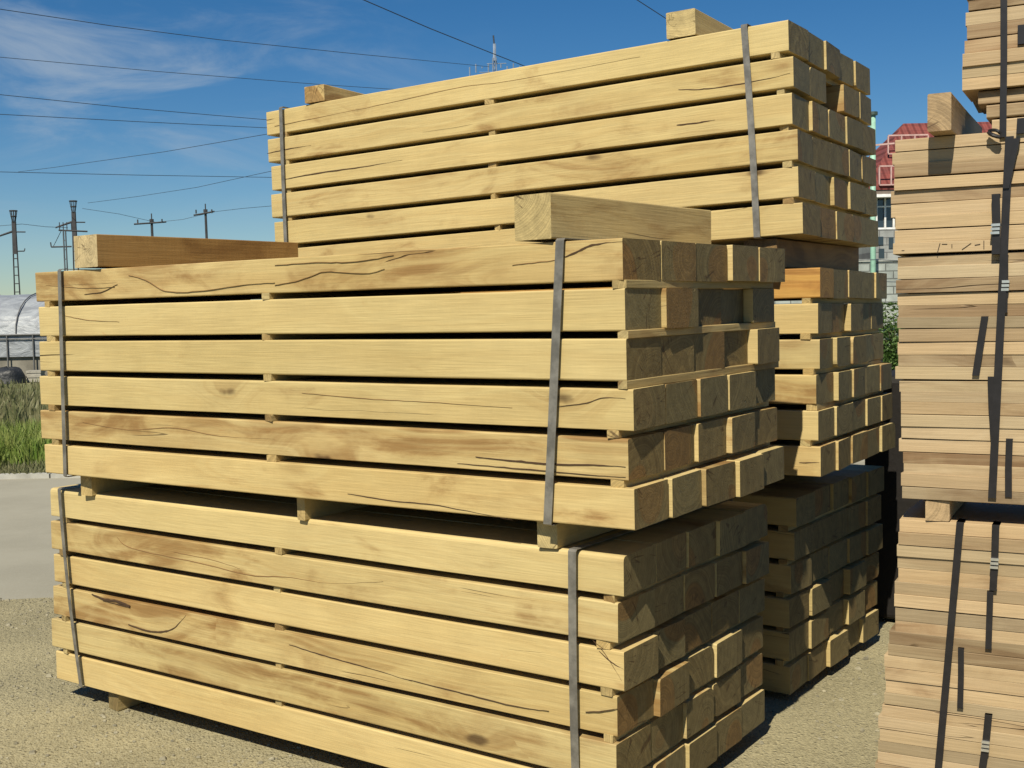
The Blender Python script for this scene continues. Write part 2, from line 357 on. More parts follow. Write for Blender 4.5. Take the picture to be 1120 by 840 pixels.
def pack(pk, key, where, prot, seed, mats={}, tones={}, spx=(-3.25, -1.72, -.035), jit=.008, beams_extra={}):
    rn = random.Random(seed)
    for r in range(6):                                            # r = 0 is the top row
        z = (5-r)*(BH+GP)+BH/2
        ws = [rn.uniform(.252, .270) for _ in range(5)]; k = (WW-.006*4)/sum(ws); y = 0
        dl = rn.uniform(-.012, .012)
        for c in range(5):
            w_ = ws[c]*k; pr = prot[r][c] if prot else rn.uniform(-.015, .015)
            Lb = LL+rn.uniform(-.02, .02)
            me = beam_mesh(Lb, w_-.002, BH-.001+rn.uniform(-.0035, .001), rn, .2 if c else .05)
            o = link('sawn_timber', me, mats.get((r, c), W_PALE))
            fy = rn.uniform(-.007, .007) if c == 0 else 0
            pk.put(o, -LL/2+pr+(LL-Lb)/2*0+rn.uniform(-1, 1)*jit*.3, y+w_/2+fy, z-.001, rn.uniform(-.0012, .0012))
            tn, ht = tones.get((r, c), (rn.uniform(.86, 1.04), max(0, rn.gauss(.12, .3)) if c == 0 else max(0, rn.gauss(.25, .35))))
            o.color = (tn, min(ht, 1), rn.random()*.5 if c == 0 else rn.random()*.5, 1)
            look = 'thick sawn timber'
            pos = 'front' if c == 0 else 'rear' if c == 4 else ORD[c]
            tag(o, (f'{look} at the front face, {rown(r)} of {where}' if c == 0 else f'{look} seen end-on at the back, {rown(r)} of {where}' if c == 4 else
                    f'{look} seen end-on, {ORD[c]} from front, {rown(r)} of {where}'), 'sawn timber', f'sawn timbers in {where}')
            BEAMS[key, r, c] = o; y += w_+.006
        if r < 5:
            for i, x0 in enumerate(spx):
                sw = rn.uniform(.035, .055); x = x0+rn.uniform(-.012, .012); ln = WW+rn.uniform(-.02, .03)
                if i == 2: x = -sw/2-(rn.uniform(-.003, .006) if key == 'A' and r < 3 else rn.uniform(.022, .05))
                o = link('spacer_slat', beam_mesh(ln, sw, GP+.004, rn, 0, .003, (.001, .003), 6), W_BAR)
                pk.put(o, x, ln/2+rn.uniform(-.001, .012), z-BH/2-GP/2, math.pi/2+rn.uniform(-.01, .01))
                o.color = (rn.uniform(.72, 1.0), rn.random()*.6, rn.random()*.4, 1)
                tag(o, f'thin spacer slat {("near left end", "near middle", "at right end")[i]} beneath {rown(r)} of {where}', 'spacer slat', f'spacer slats in {where}')
A = Pack([0.0035, -0.0025, -0.0006, .0029, 0, .0001, -.0075, .0094])
B = Pack([-0.11334, 0.07234, -1.10613, -0.0073, 0.0047, -0.0045, 0.0448, -0.0255])
C = Pack([-0.0544, 1.8162, 1.0896, -0.01075, -0.0205, 0.0312, -0.0385, -0.0008])
D = Pack([0.0006, 1.9083, -0.0653, -0.0039, -0.0003, 0.0518, -0.0175, 0.0439])
E_ = Pack([-0.2272, 2.0392, -1.2035, 0.0005, 0.0008, -0.0268, 0.0410, 0.0451])
pA = [[0, .008, .018, .042, .042], [0, .006, -.016, -.020, .006], [0, .004, -.006, -.012, .028],
      [.002, .008, .012, .018, -.006], [-.008, .006, .014, .016, .012], [.016, .022, .038, .046, .034]]
pB = [[0, -.004, .002, -.004, 0], [-.002, -.012, .004, .01, .012], [.012, -.014, -.01, -.006, 0],
      [-.006, .014, .006, .004, -.006], [-.006, .002, .006, .010, .006], [0, .004, .018, .020, .016]]
pC = [[0, 0, .003, .001, .003], [.002, 0, -.16, .012, .014], [0, .002, .012, .016, .012], [0, .0, .008, .010, .012], [0, -.003, .008, .010, .008], [0, .004, .016, .014, -.006]]
pD = [[0, 0, .002, .004, .002], [0, -.012, .0, -.02, -.028], [-.004, .014, .016, .002, -.03], [-.006, .006, .014, .026, .02], [0, .0, .012, .018, .034], [0, .01, .018, .014, .036]]
pE = [[0, -.006, 0, .003, 0], [.002, -.006, 0, .004, .012], [0, -.014, -.006, .002, .02], [-.004, .016, -.006, .02, .01], [0, .002, -.008, .024, .0], [0, .012, .014, .004, .026]]
NU, NL = 'near upper pack', 'near lower pack'
CT, CMi, CB = 'rear top pack', 'rear middle pack', 'rear bottom pack'
pack(A, 'A', NU, pA, 11, tones={(0, 0): (.93, .42), (1, 0): (1.0, .0), (2, 0): (.98, .05), (3, 0): (.97, .15), (4, 0): (.90, .62), (5, 0): (1.0, .22),
     (4, 1): (.8, .9), (3, 1): (.85, .8), (5, 2): (.8, .9), (2, 1): (1.05, 0), (2, 2): (.9, .8), (1, 2): (.75, .8), (1, 3): (.7, .8)}, spx=(-3.22, -1.725, -.03))
pack(B, 'B', NL, pB, 23, tones={(0, 0): (1.0, .05), (1, 0): (.95, .48), (2, 0): (.98, .12), (3, 0): (.94, .5), (4, 0): (.95, .4), (5, 0): (1.0, .15)}, spx=(-3.22, -1.70, -.05))
pack(C, 'C', CT, pC, 37, tones={(0, 0): (1.02, .1), (1, 0): (.98, .3), (2, 0): (1.0, .2), (3, 0): (.97, .3), (4, 0): (1.0, .08), (5, 0): (.97, .15)}, spx=(-3.2, -1.69, -.06))
pack(D, 'D', CMi, pD, 41, mats={(0, 0): W_ORANGE}, spx=(-3.2, -1.6, -.07))
pack(E_, 'E', CB, pE, 53, spx=(-3.2, -1.6, -.04))

def bar(name, pk, x0, x1, y0, y1, z0, z1, label, cat, mat=W_PALE, group=None, seed=1, tone=(.98, .15, .3), rz=0):
    rn = random.Random(seed)
    o = link(name, beam_mesh(y1-y0, x1-x0, z1-z0, rn, 0, .003, (.003, .006), 10), mat)
    pk.put(o, (x0+x1)/2, (y0+y1)/2, (z0+z1)/2, math.pi/2+rz); o.color = (*tone, 1)
    return tag(o, label, cat, group)
ID = Pack([0]*8)
# bearers between the packs
g1 = 'bearers between the near packs'
bar('bearer', ID, -3.085, -3.012, .050, 1.36, -.104, -.003, 'short bearer near left end between the two near packs', 'bearer', W_BAR, group=g1, seed=1)
bar('bearer', ID, -1.622, -1.575, .050, 1.36, -.106, -.003, 'slim middle bearer between the two near packs', 'bearer', W_BAR, group=g1, seed=2)
bar('bearer', ID, -.408, -.326, .050, 1.35, -.106, -.003, 'pale bearer under right strap between the two near packs', 'bearer', W_BAR, group=g1, seed=3)
g2 = 'feet bearers under the near lower pack'
for k, (x0, x1, nm) in enumerate(((-3.05, -2.965, 'left'), (-1.72, -1.62, 'middle'), (-.5, -.4, 'right'))):
    bar('bearer', ID, x0, x1, .12+.14*k, 1.36, -1.194, -1.112, f'{nm} ground bearer carrying the near lower pack', 'bearer', group=g2, seed=5+k)
for k, (x0, x1, nm) in enumerate(((-2.9, -2.8, 'left'), (-.62, -.52, 'right'))):
    bar('bearer', ID, x0, x1, 2.1, 3.35, -1.262, -1.212, f'{nm} ground bearer under the rear bottom pack', 'bearer', group='feet bearers under the rear bottom pack', seed=9+k)
    bar('bearer', ID, x0, x1, 2.03, 3.3, -.198, -.072, f'{nm} bearer between rear middle and rear bottom packs', 'bearer', W_SHADED, 'bearers between rear middle and bottom packs', seed=19+k)
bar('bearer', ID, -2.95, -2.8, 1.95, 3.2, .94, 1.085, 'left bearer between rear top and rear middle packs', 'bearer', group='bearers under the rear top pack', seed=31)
bar('bearer', ID, -.36, -.19, 1.86, 3.1, .94, 1.075, 'right bearer with painted brown shade between rear top and rear middle packs', 'bearer', W_SHADED, 'bearers under the rear top pack', seed=32, tone=(.9, .5, 0))
# bars lying on top
bar('loose_bar', ID, -.410, -.245, -.008, 1.15, 1.008, 1.168, 'thick short bar lying across right end of near upper pack', 'timber bar', W_BAR, seed=41, tone=(.9, .3, .2), rz=-.07)
bar('loose_bar', ID, -2.945, -2.752, -.008, 1.22, 1.008, 1.160, 'bar with shaded side painted orange-brown, across left end of near upper pack', 'timber bar', W_SHADED_BAR, seed=42, tone=(.95, .35, 0), rz=-.08)
bar('loose_bar', C, -2.99, -2.845, 0, 1.25, 1.003, 1.10, 'small bar end on left top of rear top pack', 'timber bar', W_BAR, seed=43, tone=(.92, .3, 0))
bar('loose_bar', C, -.612, -.462, 0, 1.25, 1.003, 1.13, 'pale bar lying on right top of rear top pack', 'timber bar', W_BAR, seed=44, tone=(.98, .1, .3))

# ---------------------------------------------------------------- steel bands round the packs
def band(pk, name, x_top, x_bot, y0, y1, z0, z1, wd, mat, label, group, bend=0.0, th=.0022, depth_all=True):
    """closed loop of flat band round a pack"""
    path = []
    n = 14
    for i in range(n+1):                                          # front run, top to bottom
        t = i/n; path.append(Vector((x_top+(x_bot-x_top)*t+bend*math.sin(math.pi*t), y0-.003-.003*math.sin(math.pi*t), z1+(z0-z1)*t)))
    if depth_all:
        path += [Vector((x_bot, y0+.004, z0-.004)), Vector((x_bot, y1, z0-.004)), Vector((x_bot, y1+.008, z0+.006)), Vector((x_top, y1+.008, z1)), Vector((x_top, y1, z1+.006)), Vector((x_top, y0+.004, z1+.006))]
    else:
        path = [path[0]+Vector((0, .012, .002))]+path+[path[-1]+Vector((0, .012, -.002))]
    m = len(path); vs = []; fs = []
    for k, p in enumerate(path):
        a = path[(k-1) % m] if depth_all else path[max(k-1, 0)]; c = path[(k+1) % m] if depth_all else path[min(k+1, m-1)]
        d = c-a; d.x = 0; d.normalize(); nrm = Vector((0, d.z, -d.y))
        for sx, sn in ((-1, 0), (1, 0), (1, 1), (-1, 1)):
            q = p+Vector((sx*wd/2, 0, 0))+nrm*(sn*th)*1.0
            vs.append(pk.pt(q.x, q.y, q.z))
    rng_ = range(m) if depth_all else range(m-1)
    for k in rng_:
        a = k*4; c = ((k+1) % m)*4
        for j in range(4): fs.append((a+j, a+(j+1) % 4, c+(j+1) % 4, c+j))
    if not depth_all: fs += [(0, 1, 2, 3), tuple((m-1)*4+j for j in (3, 2, 1, 0))]
    me = bpy.data.meshes.new(name); me.from_pydata(vs, [], fs); me.update()
    bm = bmesh.new(); bm.from_mesh(me); bmesh.ops.recalc_face_normals(bm, faces=bm.faces); bm.to_mesh(me); bm.free()
    return tag(link(name, me, mat), label, 'strap', group)
def lx(pk, px, py):                                               # local x of a point seen on a pack's front face
    o = pk.t+pk.R @ Vector((0, pk.sy*.5, 0)); nr = pk.R @ Vector((0, 1, 0)); r = ray(px, py)
    h = CAMP+r*((o-CAMP).dot(nr)/r.dot(nr)); q = pk.R.inverted() @ (h-pk.t); return q.x-pk.sx*q.z
sg = 'steel straps round the timber packs'
for pk, nm, ends in ((A, NU, (((67, 298), (75, 518), .026, 'left', .004), ((614, 262), (602, 573), .034, 'right', .003))),
                     (B, NL, (((70, 535), (89, 745), .024, 'left', -.012), ((630, 606), (632, 882), .033, 'right', -.004))),
                     (C, CT, (((309, 121), (315, 290), .026, 'left', .0), ((815, 30), (829, 259), .032, 'right', .006)))):
    for (a, b_, wd, side, bend) in ends:
        band(pk, 'steel_strap', lx(pk, *a), lx(pk, *b_), -.011, WW+.01, -.002, 1.0, wd, M_STEEL, f'grey steel strap round {side} end of {nm}', sg, bend)

# ---------------------------------------------------------------- cracks the photo shows (open splits in the wood)
M_LINE = plain('brown_grain', (0.24, 0.135, 0.05), 0.8)
def crack(key, pts, w_, name='crack', mat=None):
    beam = BEAMS[key]; Mw = Matrix.LocRotScale(beam.location, beam.rotation_euler, None).inverted()
    o = beam.location; nr = beam.rotation_euler.to_matrix() @ Vector((0, 1, 0)); r3 = []
    ymin = min(v.co.y for v in beam.data.vertices)
    for px, py in pts:
        r = ray(px, py); org = o+nr*(ymin-.0008); h = CAMP+r*((org-CAMP).dot(nr)/r.dot(nr)); q = Mw @ h; q.y = ymin-.0006; r3.append(q)
    fine = []
    for i in range(len(r3)-1):
        p0, p1, p2, p3 = r3[max(i-1, 0)], r3[i], r3[i+1], r3[min(i+2, len(r3)-1)]
        for k in range(8):                                        # smooth curve through the points, slightly ragged
            t = k/8; q = .5*((2*p1)+(p2-p0)*t+(2*p0-5*p1+4*p2-p3)*t*t+(3*p1-p0-3*p2+p3)*t*t*t); q.y = p1.y
            q.z += .0022*noise.noise(q*30); fine.append(q)
    fine.append(r3[-1]); mb = MB(); n = len(fine); i0 = 0
    for k, q in enumerate(fine):
        t = k/(n-1); hw = w_*.5*(math.sin(math.pi*min(t*1.15+.06, 1))**.6+.08)*(1+.5*noise.noise(q*60))
        mb.v += [q+Vector((0, 0, -hw)), q+Vector((0, 0, hw)), q+Vector((0, .004, hw)), q+Vector((0, .004, -hw))]
    for k in range(n-1):
        a = k*4
        for j in range(4): mb.f.append((a+j, a+(j+1) % 4, a+4+(j+1) % 4, a+4+j))
    mb.build(name, mat or M_CRACK, beam)
def grain(key, pts, w_=.0028): crack(key, pts, w_, 'grain_line', M_LINE)
crack(('B', 3, 0), [(100, 650), (112, 655), (128, 658), (142, 664), (128, 661), (112, 657)], .009)
crack(('B', 3, 0), [(140, 683), (160, 690), (178, 691), (190, 687), (198, 679), (203, 673)], .006)
crack(('A', 0, 0), [(618, 281), (632, 275), (645, 269), (660, 266), (682, 264)], .006)
grain(('A', 0, 0), [(560, 290), (585, 287), (610, 284), (622, 279)], .0022)
grain(('A', 0, 0), [(50, 312), (90, 315), (125, 314)], .0022)
crack(('A', 0, 0), [(92, 322), (112, 319), (128, 311)], .003)
grain(('A', 0, 0), [(300, 312), (325, 307), (345, 300), (358, 297), (400, 299), (420, 294)], .0022)
crack(('A', 4, 0), [(520, 500), (570, 505), (610, 508), (660, 509), (684, 511)], .006)
crack(('A', 4, 0), [(500, 507), (560, 512), (640, 519), (684, 522)], .003)
crack(('A', 3, 0), [(610, 445), (640, 441), (660, 435), (684, 436)], .003)
crack(('A', 5, 0), [(380, 540), (430, 548), (480, 553), (560, 569)], .0035)
grain(('B', 1, 0), [(128, 588), (145, 600), (214, 615), (273, 629), (312, 631), (363, 638), (419, 636)], .0032)
grain(('B', 1, 0), [(190, 604), (230, 612), (262, 622)], .002)
grain(('A', 0, 0), [(140, 301), (158, 306), (180, 318), (210, 319), (270, 311), (300, 309)], .0025)
grain(('A', 0, 0), [(300, 290), (345, 287), (390, 286), (430, 279)], .0022)
grain(('A', 4, 0), [(90, 462), (140, 470), (190, 468), (240, 477), (300, 480)], .0028)
grain(('A', 3, 0), [(330, 430), (400, 436), (470, 440), (560, 446)], .002)
grain(('C', 0, 0), [(300, 138), (400, 118), (500, 96), (560, 88), (700, 62)], .002)
grain(('A', 1, 0), [(70, 345), (95, 350), (130, 352)], .002)
crack(('B', 2, 0), [(655, 712), (668, 724), (682, 732)], .004)
crack(('B', 2, 0), [(648, 700), (662, 716), (680, 745)], .0028)
crack(('B', 3, 0), [(316, 705), (350, 716), (400, 730), (450, 745)], .004)
crack(('B', 3, 0), [(440, 742), (500, 757), (560, 772), (600, 778)], .0028)
crack(('B', 3, 0), [(640, 779), (660, 778), (678, 774)], .003)
crack(('C', 1, 0), [(292, 168), (315, 163), (340, 159)], .005)
crack(('C', 2, 0), [(312, 196), (350, 189), (400, 182), (440, 175)], .006)
crack(('C', 1, 0), [(742, 98), (775, 97), (830, 88), (864, 80)], .0045)
crack(('C', 2, 0), [(740, 137), (765, 134), (782, 131)], .007)
crack(('D', 5, 0), [(874, 506), (896, 506)], .004)

# ---------------------------------------------------------------- board stacks on the right
GYAW = 0.108
RIGHT0 = at(981, 560, 4.2)                                        # left edge of the front face, between the two packs
def boards(where, z0, n, th, xoff, seed, rows_up=True, length=2.3, gaps={}, tones={}, z1=None):
    rn = random.Random(seed); zz = z0; Rz = Matrix.Rotation(GYAW, 3, 'Z'); res = []
    for r in range(n):
        t_ = th*rn.uniform(.9, 1.1)
        zz -= gaps.get(r, 0)
        x0 = xoff(r)+rn.uniform(-.006, .006)
        for c in range(2):
            w_ = .27
            me = beam_mesh(length, w_, t_-.0008, rn, 0, .004, (.0008, .0022), 12)
            o = link('board', me, W_BOARD)
            fy = rn.uniform(-.008, .006)+c*(w_+.005)
            o.location = Vector((RIGHT0.x, RIGHT0.y, 0))+Rz @ Vector((x0+length/2, fy+w_/2, 0))+Vector((0, 0, zz-t_/2))
            o.rotation_euler = (rn.uniform(-.004, .004), rn.uniform(-.0025, .0025), GYAW+rn.uniform(-.002, .002))
            tn, ht = tones.get(r, (rn.choice((.74, .86, .95, 1.0, 1.05, 1.0)), max(0, rn.gauss(.22, .35))))
            o.color = (tn, min(ht, 1), rn.random(), 1)
            tag(o, (f'{ORD[r]} board from the top on front face of {where}' if c == 0 else f'{ORD[r]} board from the top, behind the front face of {where}'), 'board', f'boards in {where}')
            res.append(o)
        zz -= t_
    return res, zz
def zat(py, d=4.2, px=985): return at(px, py, d).z
GU, GM, GLo = 'the right top board pack', 'the right middle board pack', 'the right lower board pack'
# middle pack: top y=157, bottom y=543
ztop = zat(157); zbot = zat(543)
nG = 29; thG = (ztop-zbot-.012)/nG
gb, zg = boards(GM, ztop, nG, thG, lambda r: (-.012 if r < 9 else .004 if r < 20 else .016), 71, gaps={3: .006, 9: .006},
       tones={0: (.97, .4), 1: (.97, .3), 2: (.85, .9), 3: (1.02, 0), 4: (.85, .8), 5: (1.05, 0), 6: (1.05, 0), 7: (1.05, 0), 8: (1.05, 0), 9: (.86, .6), 10: (1.05, 0), 11: (.85, .7), 12: (1.05, 0.1), 13: (.85, .7),
              14: (.68, .2), 15: (.72, .3), 16: (1.0, .1), 17: (.85, .4), 18: (1.05, 0), 20: (.88, .2), 21: (.85, .3)})
ztopI = zat(568); nI = 24; thI = (ztopI-(-1.10))/nI
ib, zi = boards(GLo, ztopI, nI, thI, lambda r: (.0 if r < 5 else -.012 if r < 9 else -.03-.004*(r-9)), 83, gaps={},
       tones={0: (1.05, 0), 1: (.75, .3), 2: (.97, .1), 3: (.85, .6), 4: (1.0, .2), 6: (1.05, 0), 9: (.8, .9), 10: (.85, .6)})
zH = zat(112); nH = 17; thH = thG
hb, zh = boards(GU, zH+nH*thH, nH, thH, lambda r: .222+(.01 if 6 < r < 12 else 0), 97, gaps={}, tones={nH-1: (1.05, 0), nH-2: (1.0, .05)})
# the short boards packed under the top pack, their left ends stepping back
zz = zh; rn = random.Random(3); Rz = Matrix.Rotation(GYAW, 3, 'Z')
for k, xo in enumerate((.262, .292, .312)):
    t_ = (zh-ztop)/3
    o = link('packing_board', beam_mesh(1.9, .24, t_-.005, rn, 0, .003, (.002, .006), 8), W_BOARD)
    o.location = Vector((RIGHT0.x, RIGHT0.y, 0))+Rz @ Vector((xo+.95, .145, 0))+Vector((0, 0, zz-t_/2)); o.rotation_euler = (0, 0, GYAW)
    o.color = ((.86, .78, 1.0)[k], (.5, .7, .1)[k], .3, 1); zz -= t_
    tag(o, f'{("upper", "middle", "lower")[k]} packing board squeezed between right top and middle board packs', 'board', 'packing boards under the right top pack')
def rbar(name, x0, x1, y0, y1, z0, z1, mat, label, cat, tone, seed, group=None, rz=0, rx=0):
    rn = random.Random(seed)
    o = link(name, beam_mesh(y1-y0, x1-x0, z1-z0, rn, 0, .002, (.003, .006), 8), mat)
    o.location = Vector((RIGHT0.x, RIGHT0.y, 0))+Rz @ Vector(((x0+x1)/2, (y0+y1)/2, 0))+Vector((0, 0, (z0+z1)/2))
    o.rotation_euler = (0, 0, GYAW+math.pi/2+rz); o.color = (*tone, 1); return tag(o, label, cat, group)
rbar('loose_bar', .120, .196, -.12, .80, ztop+.004, ztop+.130, W_BOARD, 'square bar sticking out beneath the right top board pack', 'timber bar', (.88, .3, 0), 61)
rbar('bearer', .098, .178, .0, .54, zat(568)+.002, zg-.002, W_BOARD, 'pale bearer block at left between right middle and lower board packs', 'bearer', (1.02, 0, 0), 62, 'bearers between the right board packs')
rbar('bearer', .02, .06, .46, .54, zat(568)+.002, zg-.002, W_RED, 'small reddish block in gap between right middle and lower packs', 'bearer', (1.0, 0, 0), 64)
for k, x in enumerate((.12,)):
    rbar('bearer', x, x+.1, .02, .54, gz(1, 1)+.002, zi-.002, W_BOARD, f'{("left", "right")[k]} ground bearer under the right lower board pack', 'bearer', (.9, .2, 0), 65+k, 'ground bearers of the right stack')

# pencilled marks on the middle pack's ninth and tenth boards
def on_right(px, py, dy=-.012):
    nr = Rz @ Vector((0, 1, 0)); o = Vector((RIGHT0.x, RIGHT0.y, 0))+nr*dy; r = ray(px, py)
    return CAMP+r*((o-CAMP).dot(nr)/r.dot(nr))
bd = gb[16]; inv = Matrix.LocRotScale(bd.location, bd.rotation_euler, None).inverted()
for a, c in (((1025, 277), (1028, 266)), ((1030, 267), (1036, 267)), ((1052, 273), (1062, 266)), ((1041, 271), (1041, 267)), ((1076, 272), (1076, 263)), ((1066, 268), (1072, 267)), ((986, 274), (989, 274))):
    pa, pc = inv @ on_right(*a), inv @ on_right(*c); yy = min(v.co.y for v in bd.data.vertices)
    pa.y = pc.y = yy-.0005; MB().tube([pa, pc], .0013, 4).build('pencil_mark', M_PENCIL, bd)

# black bands on the right packs: each visible run is a strap of its own
def rband(pts, wd, label, seal=None, dy=-.014, group='black straps on the right board packs'):
    P = [on_right(px, py, dy) for px, py in pts]; nr = Rz @ Vector((0, 1, 0)); ax = Rz @ Vector((1, 0, 0)); fine = []
    for i in range(len(P)-1):
        for k in range(6): fine.append(P[i].lerp(P[i+1], k/6))
    fine.append(P[-1]); fine = [fine[0]+nr*.07+Vector((0, 0, .003)), fine[0]+Vector((0, 0, .003))]+fine+[fine[-1]+nr*.05]
    mb = MB()
    for q in fine:
        for sx, sy in ((-1, 0), (1, 0), (1, 1), (-1, 1)): mb.v.append(q+ax*(sx*wd/2)+nr*(sy*.0025))
    n = len(fine)
    for k in range(n-1):
        a = k*4
        for j in range(4): mb.f.append((a+j, a+(j+1) % 4, a+4+(j+1) % 4, a+4+j))
    mb.f += [(0, 1, 2, 3), ((n-1)*4+3, (n-1)*4+2, (n-1)*4+1, (n-1)*4)]
    loc = P[0]; o = tag(mb.build('black_strap', M_BLACK, loc=loc), label, 'strap', group)
    if seal:
        for k in range(3):
            q = on_right(seal[0]-k*.4, seal[1]+k*4.3, dy-.004); s_ = MB()
            Ms = Matrix.Translation(q-loc) @ Matrix.Rotation(GYAW, 4, 'Z')
            s_.box((-wd*.54, -.003, -.0045), (wd*.54, .005, .0045), Ms).build('metal_seal', M_SEAL, o)
    return o
rband([(1098, -60), (1098, 60), (1097, 150)], .021, 'long black strap hanging down the right top board pack')
rband([(1117, 28), (1117, 48)], .022, 'short black strap end at frame edge on right top pack')
rband([(1117, 130), (1116, 146)], .026, 'short black strap end low on the right top pack')
rband([(1104, 150), (1100, 230), (1097, 300), (1092, 400), (1085, 545)], .026, 'long leaning black strap down the right middle board pack', dy=-.020)
rband([(1112, 152), (1106, 180), (1100, 206)], .020, 'slanting black strap tail at top of right middle pack', dy=-.026)
rband([(1089, 213), (1090, 245), (1089, 278)], .026, 'short black strap with bright seals on right middle pack', (1089, 246), dy=-.030)
rband([(1099, 280), (1099, 310), (1098, 342)], .022, 'black strap piece doubled beside the long strap, right middle pack', (1100, 308), dy=-.014)
rband([(1077, 347), (1072, 378), (1067, 411)], .023, 'slanted short black strap in middle of right middle pack', dy=-.013)
rband([(1084, 413), (1085, 445), (1087, 478)], .022, 'black strap piece left of the long strap, right middle pack', dy=-.015)
rband([(1104, 481), (1103, 510), (1103, 544)], .022, 'short black strap low at right of right middle pack', dy=-.013)
rband([(1050, 572), (1044, 640), (1037, 720), (1026, 842), (1021, 885)], .024, 'long leaning black strap down the right lower board pack', dy=-.018)
rband([(1089, 575), (1088, 610), (1086, 646)], .024, 'short black strap with bright seals atop right lower pack', (1088, 612), dy=-.015)
rband([(1083, 648), (1082, 680), (1081, 710)], .021, 'short plain black strap below the sealed one, right lower pack', dy=-.013)
rband([(1051, 710), (1051, 740), (1050, 775)], .020, 'short upright black strap mid-height on right lower pack', dy=-.013)
rband([(1081, 783), (1078, 815), (1073, 850)], .024, 'black strap with seals near bottom of right lower pack', (1078, 812), dy=-.020)

# crumpled strap end lying on the middle pack
mb = MB(); q0 = on_right(1088, 143, -.02)
pts = [q0+Vector((.02*math.cos(a*1.3), -.01-.006*math.sin(a*2), .014*math.sin(a)-.012)) for a in [k*.5 for k in range(15)]]
mb.tube(pts, .006, 5); tag(mb.build('strap_offcut', M_BLACK, loc=q0), 'crumpled black strap offcut on top of right middle pack', 'strap offcut')

# ---------------------------------------------------------------- added block, its black standing in for the shade behind
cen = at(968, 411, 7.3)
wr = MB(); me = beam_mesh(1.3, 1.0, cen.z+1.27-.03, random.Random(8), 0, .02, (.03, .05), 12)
o = link('shade_block', me, M_SHADE_BLACK); o.location = (cen.x+.50, cen.y+.52, (cen.z-1.24)/2+.0); o.rotation_euler = (0, 0, .05)
tag(o, 'plain block painted shade-black between the rear packs and right boards', 'shade block')

# ---------------------------------------------------------------- house behind, on the right
HD = 40.0
hs_ = HD/FPX                                                      # metres per photo pixel out there
hc = at(1010, 321, HD); RH = Matrix.Rotation(YAW-.55, 3, 'Z')
house = empty('house', (hc.x, hc.y, -1.27), YAW)
tag(house, 'grey block house with red tiled roof and white railings', 'house')
# local frame: x to the right, y away, z up; visible left part
zE = (321-196)*hs_+.76+1.27; zA = (321-117)*hs_+.76+1.27; xl = (952-1010)*hs_; 
def blocks_mat(name, c1, c2, mortar, bw, bh, green=None):
    b = NB(name); t = b.n('ShaderNodeTexCoord'); P = t.outputs['Object']; s = b.sep(P)
    v = b.comb(s[0], s[2], 0.0); br = b.n('ShaderNodeTexBrick'); b.l(v, br.inputs['Vector'])
    br.inputs['Scale'].default_value = 1; br.inputs['Brick Width'].default_value = bw; br.inputs['Row Height'].default_value = bh
    br.inputs['Mortar Size'].default_value = .014; br.inputs['Color1'].default_value = (*c1, 1); br.inputs['Color2'].default_value = (*c2, 1); br.inputs['Mortar'].default_value = (*mortar, 1)
    n = b.noise(P, 1.7, 6, .7).outputs['Fac']; c = b.mix(1.0, br.outputs['Color'], b.comb(*[b.ss(n, .3, .7, .7, 1.15)]*3), 'MULTIPLY')
    if green:
        g_ = b.math('MULTIPLY', b.ss(s[2], green[1], green[2]), b.ss(b.noise(P, 2.5, 4).outputs['Fac'], .35, .6))
        c = b.mix(g_, c, green[0])
    b.l(c, b.b.inputs['Base Color']); b.b.inputs['Roughness'].default_value = .9
    b.l(b.bump(br.outputs['Fac'], .012, -1.0 if False else 1.0), b.b.inputs['Normal'])
    return b.m
M_BLOCK = blocks_mat('house_blocks', (.33, .34, .33), (.25, .26, .25), (.15, .15, .15), .5, .25)
M_BWALL = blocks_mat('garden_blocks', (.40, .43, .40), (.30, .33, .31), (.14, .15, .14), .42, .205, ((.16, .26, .10), 1.5, .5))
M_TILE = NB('red_tiles'); t = M_TILE.n('ShaderNodeTexCoord'); s = M_TILE.sep(t.outputs['Object'])
wv_ = M_TILE.math('SINE', M_TILE.math('MULTIPLY', s[0], 26.0)); rw = M_TILE.math('FRACT', M_TILE.math('MULTIPLY', s[2], 4.2))
nn = M_TILE.noise(t.outputs['Object'], 3, 5, .7).outputs['Fac']
cc = M_TILE.mix(M_TILE.ss(nn, .3, .7), (.20, .040, .032), (.12, .028, .024)); cc = M_TILE.mix(M_TILE.ss(rw, .12, .0), cc, (.10, .02, .02))
M_TILE.l(cc, M_TILE.b.inputs['Base Color']); M_TILE.b.inputs['Roughness'].default_value = .8
M_TILE.l(M_TILE.bump(M_TILE.math('ADD', wv_, rw), .03), M_TILE.b.inputs['Normal'])
M_WHITE = plain('white_rail', (.55, .36, .33), .6); M_EAVE_SHADE = plain('eave_shade_brown', (.20, .16, .13), .8)
M_GLASS = plain('window_glass', (.03, .045, .06), .08, 0, .2, 1, spec=.8); M_LIN = plain('white_lintel', (.8, .8, .78), .6)
wx0 = (957-1010)*hs_; wx1 = 6.0
hw = MB(); zc0, zc1 = (321-241)*hs_+2.03, (321-203)*hs_+2.03      # window band
wa, wb = (958-1010)*hs_, (980-1010)*hs_
hw.box((wx0-.10, 0, 0), (wx1, 7, zc0)); hw.box((wx0-.10, 0, zc1), (wx1, 7, zE)); hw.box((wx0-.10, 0, zc0), (wa, 7, zc1)); hw.box((wb, 0, zc0), (wx1, 7, zc1))
hw.build('wall', M_BLOCK, house)
wf = MB(); z0, z1 = zc0, zc1
for xx in (wa+.02, (wa+wb)/2-.03, wb-.08): wf.box((xx, .06, z0), (xx+.06, .12, z1))
